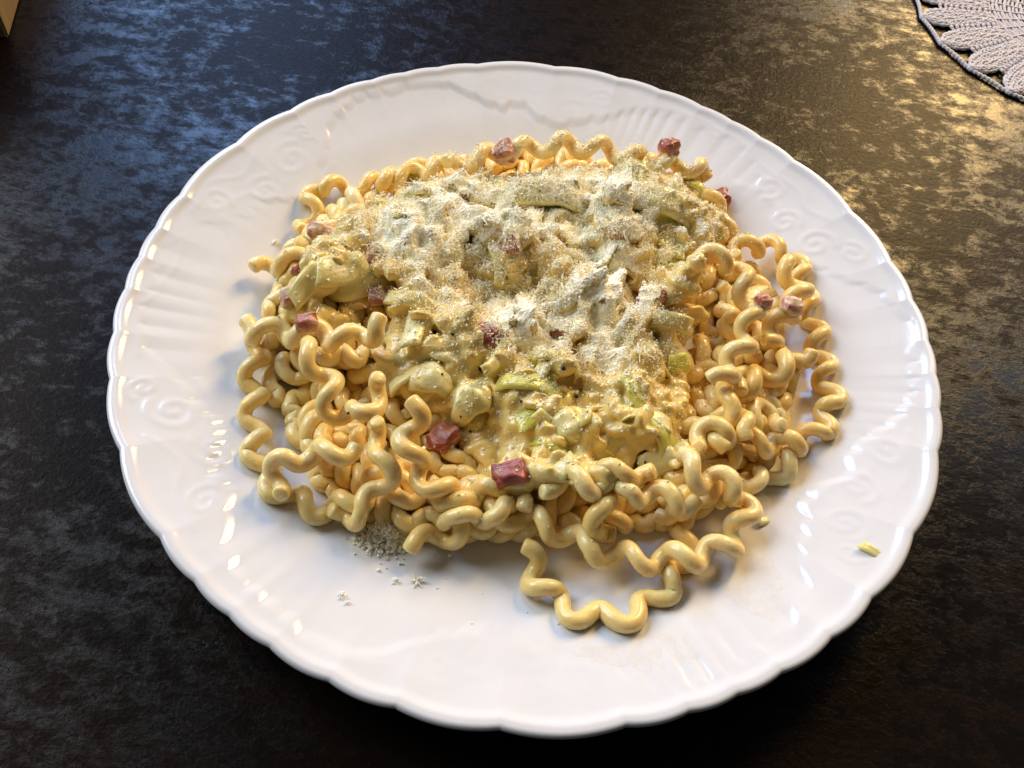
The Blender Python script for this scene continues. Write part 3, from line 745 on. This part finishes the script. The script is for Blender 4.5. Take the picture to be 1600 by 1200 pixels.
def crumb(px, py, r, n, label, grp='cheese crumbs fallen on the plate', spiky=False):
    p = at(px, py, .009); zf = lambda q: plate_z(np.hypot(q[:, 0], q[:, 1]))
    for _ in range(3): p = at(px, py, float(plate_z(np.hypot(p[0], p[1]))) + .0003)
    q = np.c_[rng.normal(0, r * .45, (n, 2)), np.zeros(n)] + p
    d = np.hypot(q[:, 0] - p[0], q[:, 1] - p[1])
    q[:, 2] = zf(q) + .0004 + np.maximum(0, r * .95 * (1 - (d / r))) * rng.uniform(0, 1, n)
    s = rng.choice([.0003, .00045, .0007], n, p=[.45, .4, .15]); me = blob_mesh('cheese_crumb', q, s[:, None] * rng.uniform(.7, 1.4, (n, 3)), IV1, IF1, .18)
    if spiky:
        VV, FF, off = [], [], 0
        for i in range(16):
            e = rng.normal(size=3); e[2] = abs(e[2]) * .5; e /= np.linalg.norm(e); L = rng.uniform(.0012, .0028)
            v, f_ = tube_arrays(np.array([p + e * L * t for t in (0, .5, 1)]) + [0, 0, .0004], .00018, 5); VV.append(v); FF.append(f_ + off); off += len(v)
        me = np_mesh('cheese_crumb', np.vstack(VV), np.vstack(FF))
    tag(link('cheese_crumb', me, M['cheese']), label, 'cheese', grp)
crumb(603, 836, .0078, 1300, 'fluffy clump of grated cheese spilled at the foot of the pasta')
crumb(538, 930, .0014, 9, 'small cheese crumb farthest out on the bare plate')
crumb(545, 943, .0008, 3, 'tiny cheese speck beside the outermost crumb')
crumb(619, 908, .0012, 8, 'upright cheese crumb beside the star shaped shreds')
crumb(652, 908, .002, 4, 'star shaped tuft of cheese shreds on the bare plate', spiky=True)
crumb(592, 892, .0006, 3, 'tiny cheese speck below the spilled clump')
crumb(627, 880, .0008, 3, 'little cheese speck between clump and star shaped tuft')
crumb(704, 870, .0009, 4, 'cheese speck on the plate by the end of a strand')
crumb(430, 378, .0006, 3, 'lone cheese speck on the plate behind the heap')

# stray grains scattered over the bare plate
dp = []
for k in range(26):
    a = rng.uniform(-2.6, -.3); r = rng.uniform(.082, .120); x, y = r * math.cos(a), r * math.sin(a)
    if TREE.ray_cast(Vector((x, y, .1)), Vector((0, 0, -1)))[0] is None: dp.append((x, y, float(plate_z(r)) + .0002))
tag(link('cheese_dust', blob_mesh('cheese_dust', np.array(dp), rng.uniform(.00012, .0004, (len(dp), 3)), IV1, IF1, .2), M['cheese']), 'stray cheese grains scattered on the bare plate', 'cheese', kind='stuff')
# pepper specks
pk = []
for x, y in [(858,525),(808,520),(815,627),(735,673),(545,645),(707,522),(540,386),(880,575),(900,620),(720,650),(1008,722),(690,585),(1040,590)]:
    p, n = cast(x, y); pk.append(np.array(p + n * .0003))
tag(link('pepper_specks', blob_mesh('pepper_specks', np.array(pk), rng.uniform(.0003, .0008, (len(pk), 3)), IV1, IF1, .2), M['pepper']), 'specks of ground black pepper on the food', 'pepper', kind='stuff')

# buttery smears left on the plate
def smear(px, py, rx, ry, rot, label, seed):
    p = at(px, py, .012)
    for _ in range(3): p = at(px, py, float(plate_z(np.hypot(p[0], p[1]))))
    N, K = 72, 9; V = []; r = random.Random(seed)
    for k in range(K):
        for i in range(N):
            a = i / N * 2 * math.pi; q = k / (K - 1)
            rr = q * (1 + .35 * noise.noise(Vector((math.cos(a) * 1.6 + seed, math.sin(a) * 1.6, 0))) + .14 * noise.noise(Vector((math.cos(a) * 6, math.sin(a) * 6, seed))))
            x, y = rx * rr * math.cos(a), ry * rr * math.sin(a)
            x, y = x * math.cos(rot) - y * math.sin(rot) + p[0], x * math.sin(rot) + y * math.cos(rot) + p[1]
            nz = noise.noise(Vector((x * 260, y * 260, seed)))
            V.append((x, y, float(plate_z(math.hypot(x, y))) + (.00028 + .0002 * nz) * (1 - q ** 8) - .00005 * q))
    Fc = [(k * N + i, (k + 1) * N + i, (k + 1) * N + (i + 1) % N, k * N + (i + 1) % N) for k in range(1, K - 1) for i in range(N)]
    Fc += [(0, N + i, N + (i + 1) % N) for i in range(N)]
    tag(mesh_obj('butter_smear', V, Fc, M['film']), label, 'sauce', 'buttery smears on the plate')
smear(1168, 905, .011, .016, .3, 'thin glossy buttery smear beside the loop of pasta', 3)
smear(1250, 795, .010, .0035, -.7, 'narrow glossy streak on the plate near the outer strand', 5)
smear(1010, 1020, .020, .006, .2, 'faint wet smear on the plate under the front loop', 8)

# ------------------------------------------------------------------ crochet doily
def doily():
    cx, cy, RO, NP = .265, .262, .0845, 24
    root = empty('crochet_doily', (cx, cy, 0)); tag(root, 'greyish white crochet doily with leaf shaped points and corded edge', 'doily')
    def cord(P, r, sides=7, beads=0.):
        P = smooth_path(P, 6); n = len(P); return tube_arrays(P, r * (1 + beads * np.sin(np.arange(n) * 1.25)), sides)
    def join(parts, name):
        VV, FF, off = [], [], 0
        for v, f_ in parts: VV.append(v); FF.append(f_ + off); off += len(v)
        return np_mesh(name, np.vstack(VV), np.vstack(FF))
    half = math.pi / NP
    # leaf: strands fanning from the root ring to the tip
    leaf = []
    for k in range(9):
        s = (k - 4) / 4; P = []
        for t in np.linspace(0, 1, 9):
            r = .047 + (RO - .047) * t; w = half * .93 * r * (np.interp(t, [0, .25, .5, .72, .88, 1], [.74, .84, .86, .78, .50, .05]))
            P.append((r, s * w, .0016 + .0004 * math.cos(s * 1.5) + .00035 * math.sin(t * 16 + k * 2.1)))
        leaf.append(cord(P, .00092, 7, .22))
    for t in np.linspace(.08, .9, 13):               # stitches across
        r = .047 + (RO - .047) * t; w = half * .9 * r * float(np.interp(t, [0, .25, .5, .72, .88, 1], [.74, .84, .86, .78, .50, .05]))
        leaf.append(cord([(r + .0007 * ((i % 2) * 2 - 1), w * (i / 4 - 1), .0021 + .0003 * (i % 2)) for i in range(9)], .00062, 6, .2))
    lm = join(leaf, 'leaf')
    bars = []
    for t in np.linspace(.02, .66, 9):
        r = .047 + (RO - .047) * t; y = half * r
        bars.append(cord([(r, y - .0022, .0017), (r + .0006, y, .0023), (r, y + .0022, .0017)], .0008, 6, .15))
    bmsh = join(bars, 'eyelet_bars')
    a0, a1 = 0, 2 * half; P = []
    for t in np.linspace(0, 1, 9):
        a = a0 + (a1 - a0) * t; r = RO + .0007 - .0016 * math.sin(math.pi * t)
        P.append((r * math.cos(a), r * math.sin(a), .0013))
    em = np_mesh('edge_cord', *cord(P, .00095, 8, .16))
    for k in range(NP):
        for nm, me in (('leaf', lm), ('eyelet_bars', bmsh), ('edge_cord', em)):
            o = link(nm, me, M['yarn'], root); o.rotation_euler.z = 2 * half * (k + .62)
    rings = []
    for r in np.arange(.006, .047, .0021):
        n = max(18, int(r * 1500)); t = np.linspace(0, 2 * math.pi, n)
        rings.append(tube_arrays(np.stack([r * np.cos(t) + .0004 * np.sin(t * n * .4), r * np.sin(t), .0015 + .0003 * np.sin(t * n * .31)], -1), .00085 * (1 + .2 * np.sin(np.arange(n) * 1.3)), 6))
    for k in range(36):
        a = k * math.pi / 18; rings.append(tube_arrays(np.array([(r * math.cos(a), r * math.sin(a), .0019) for r in np.linspace(.005, .048, 16)]), .0007, 6))
    link('centre', join(rings, 'centre'), M['yarn'], root)
doily()

# ------------------------------------------------------------------ wooden box at the table's far corner
def wooden_box():
    c = at(14, 60, 0); e = at(31, 0, 0); d = (e - c)[:2]; d /= np.linalg.norm(d); n = np.array([-d[1], d[0]])
    root = empty('wooden_box', (c[0], c[1], 0)); tag(root, 'pale wooden box corner standing on the dark table', 'box')
    root.rotation_euler.z = math.atan2(d[1], d[0])
    def board(x0, x1, y0, y1, z0, z1, nm):
        bm = bmesh.new(); bmesh.ops.create_cube(bm, size=1)
        for v in bm.verts: v.co = Vector(((x0 + x1) / 2 + v.co.x * (x1 - x0), (y0 + y1) / 2 + v.co.y * (y1 - y0), (z0 + z1) / 2 + v.co.z * (z1 - z0)))
        bmesh.ops.bevel(bm, geom=bm.edges[:], offset=.0008, segments=2, affect='EDGES')
        me = bpy.data.meshes.new(nm); bm.to_mesh(me); bm.free(); link(nm, me, M['wood'], root)
    L, Wd, H, t = .16, .11, .075, .007
    board(0, L, 0, t, 0, H, 'side_board'); board(0, L, Wd - t, Wd, 0, H, 'side_board')
    board(0.0005, t, t, Wd - t, .0005, H - .0005, 'end_board'); board(L - t, L - .0005, t, Wd - t, .0005, H - .0005, 'end_board')
    board(t, L - t, t, Wd - t, .002, .008, 'base_board')
wooden_box()

S.render.engine = 'CYCLES'
S.cycles.max_bounces = 12; S.cycles.diffuse_bounces = 8
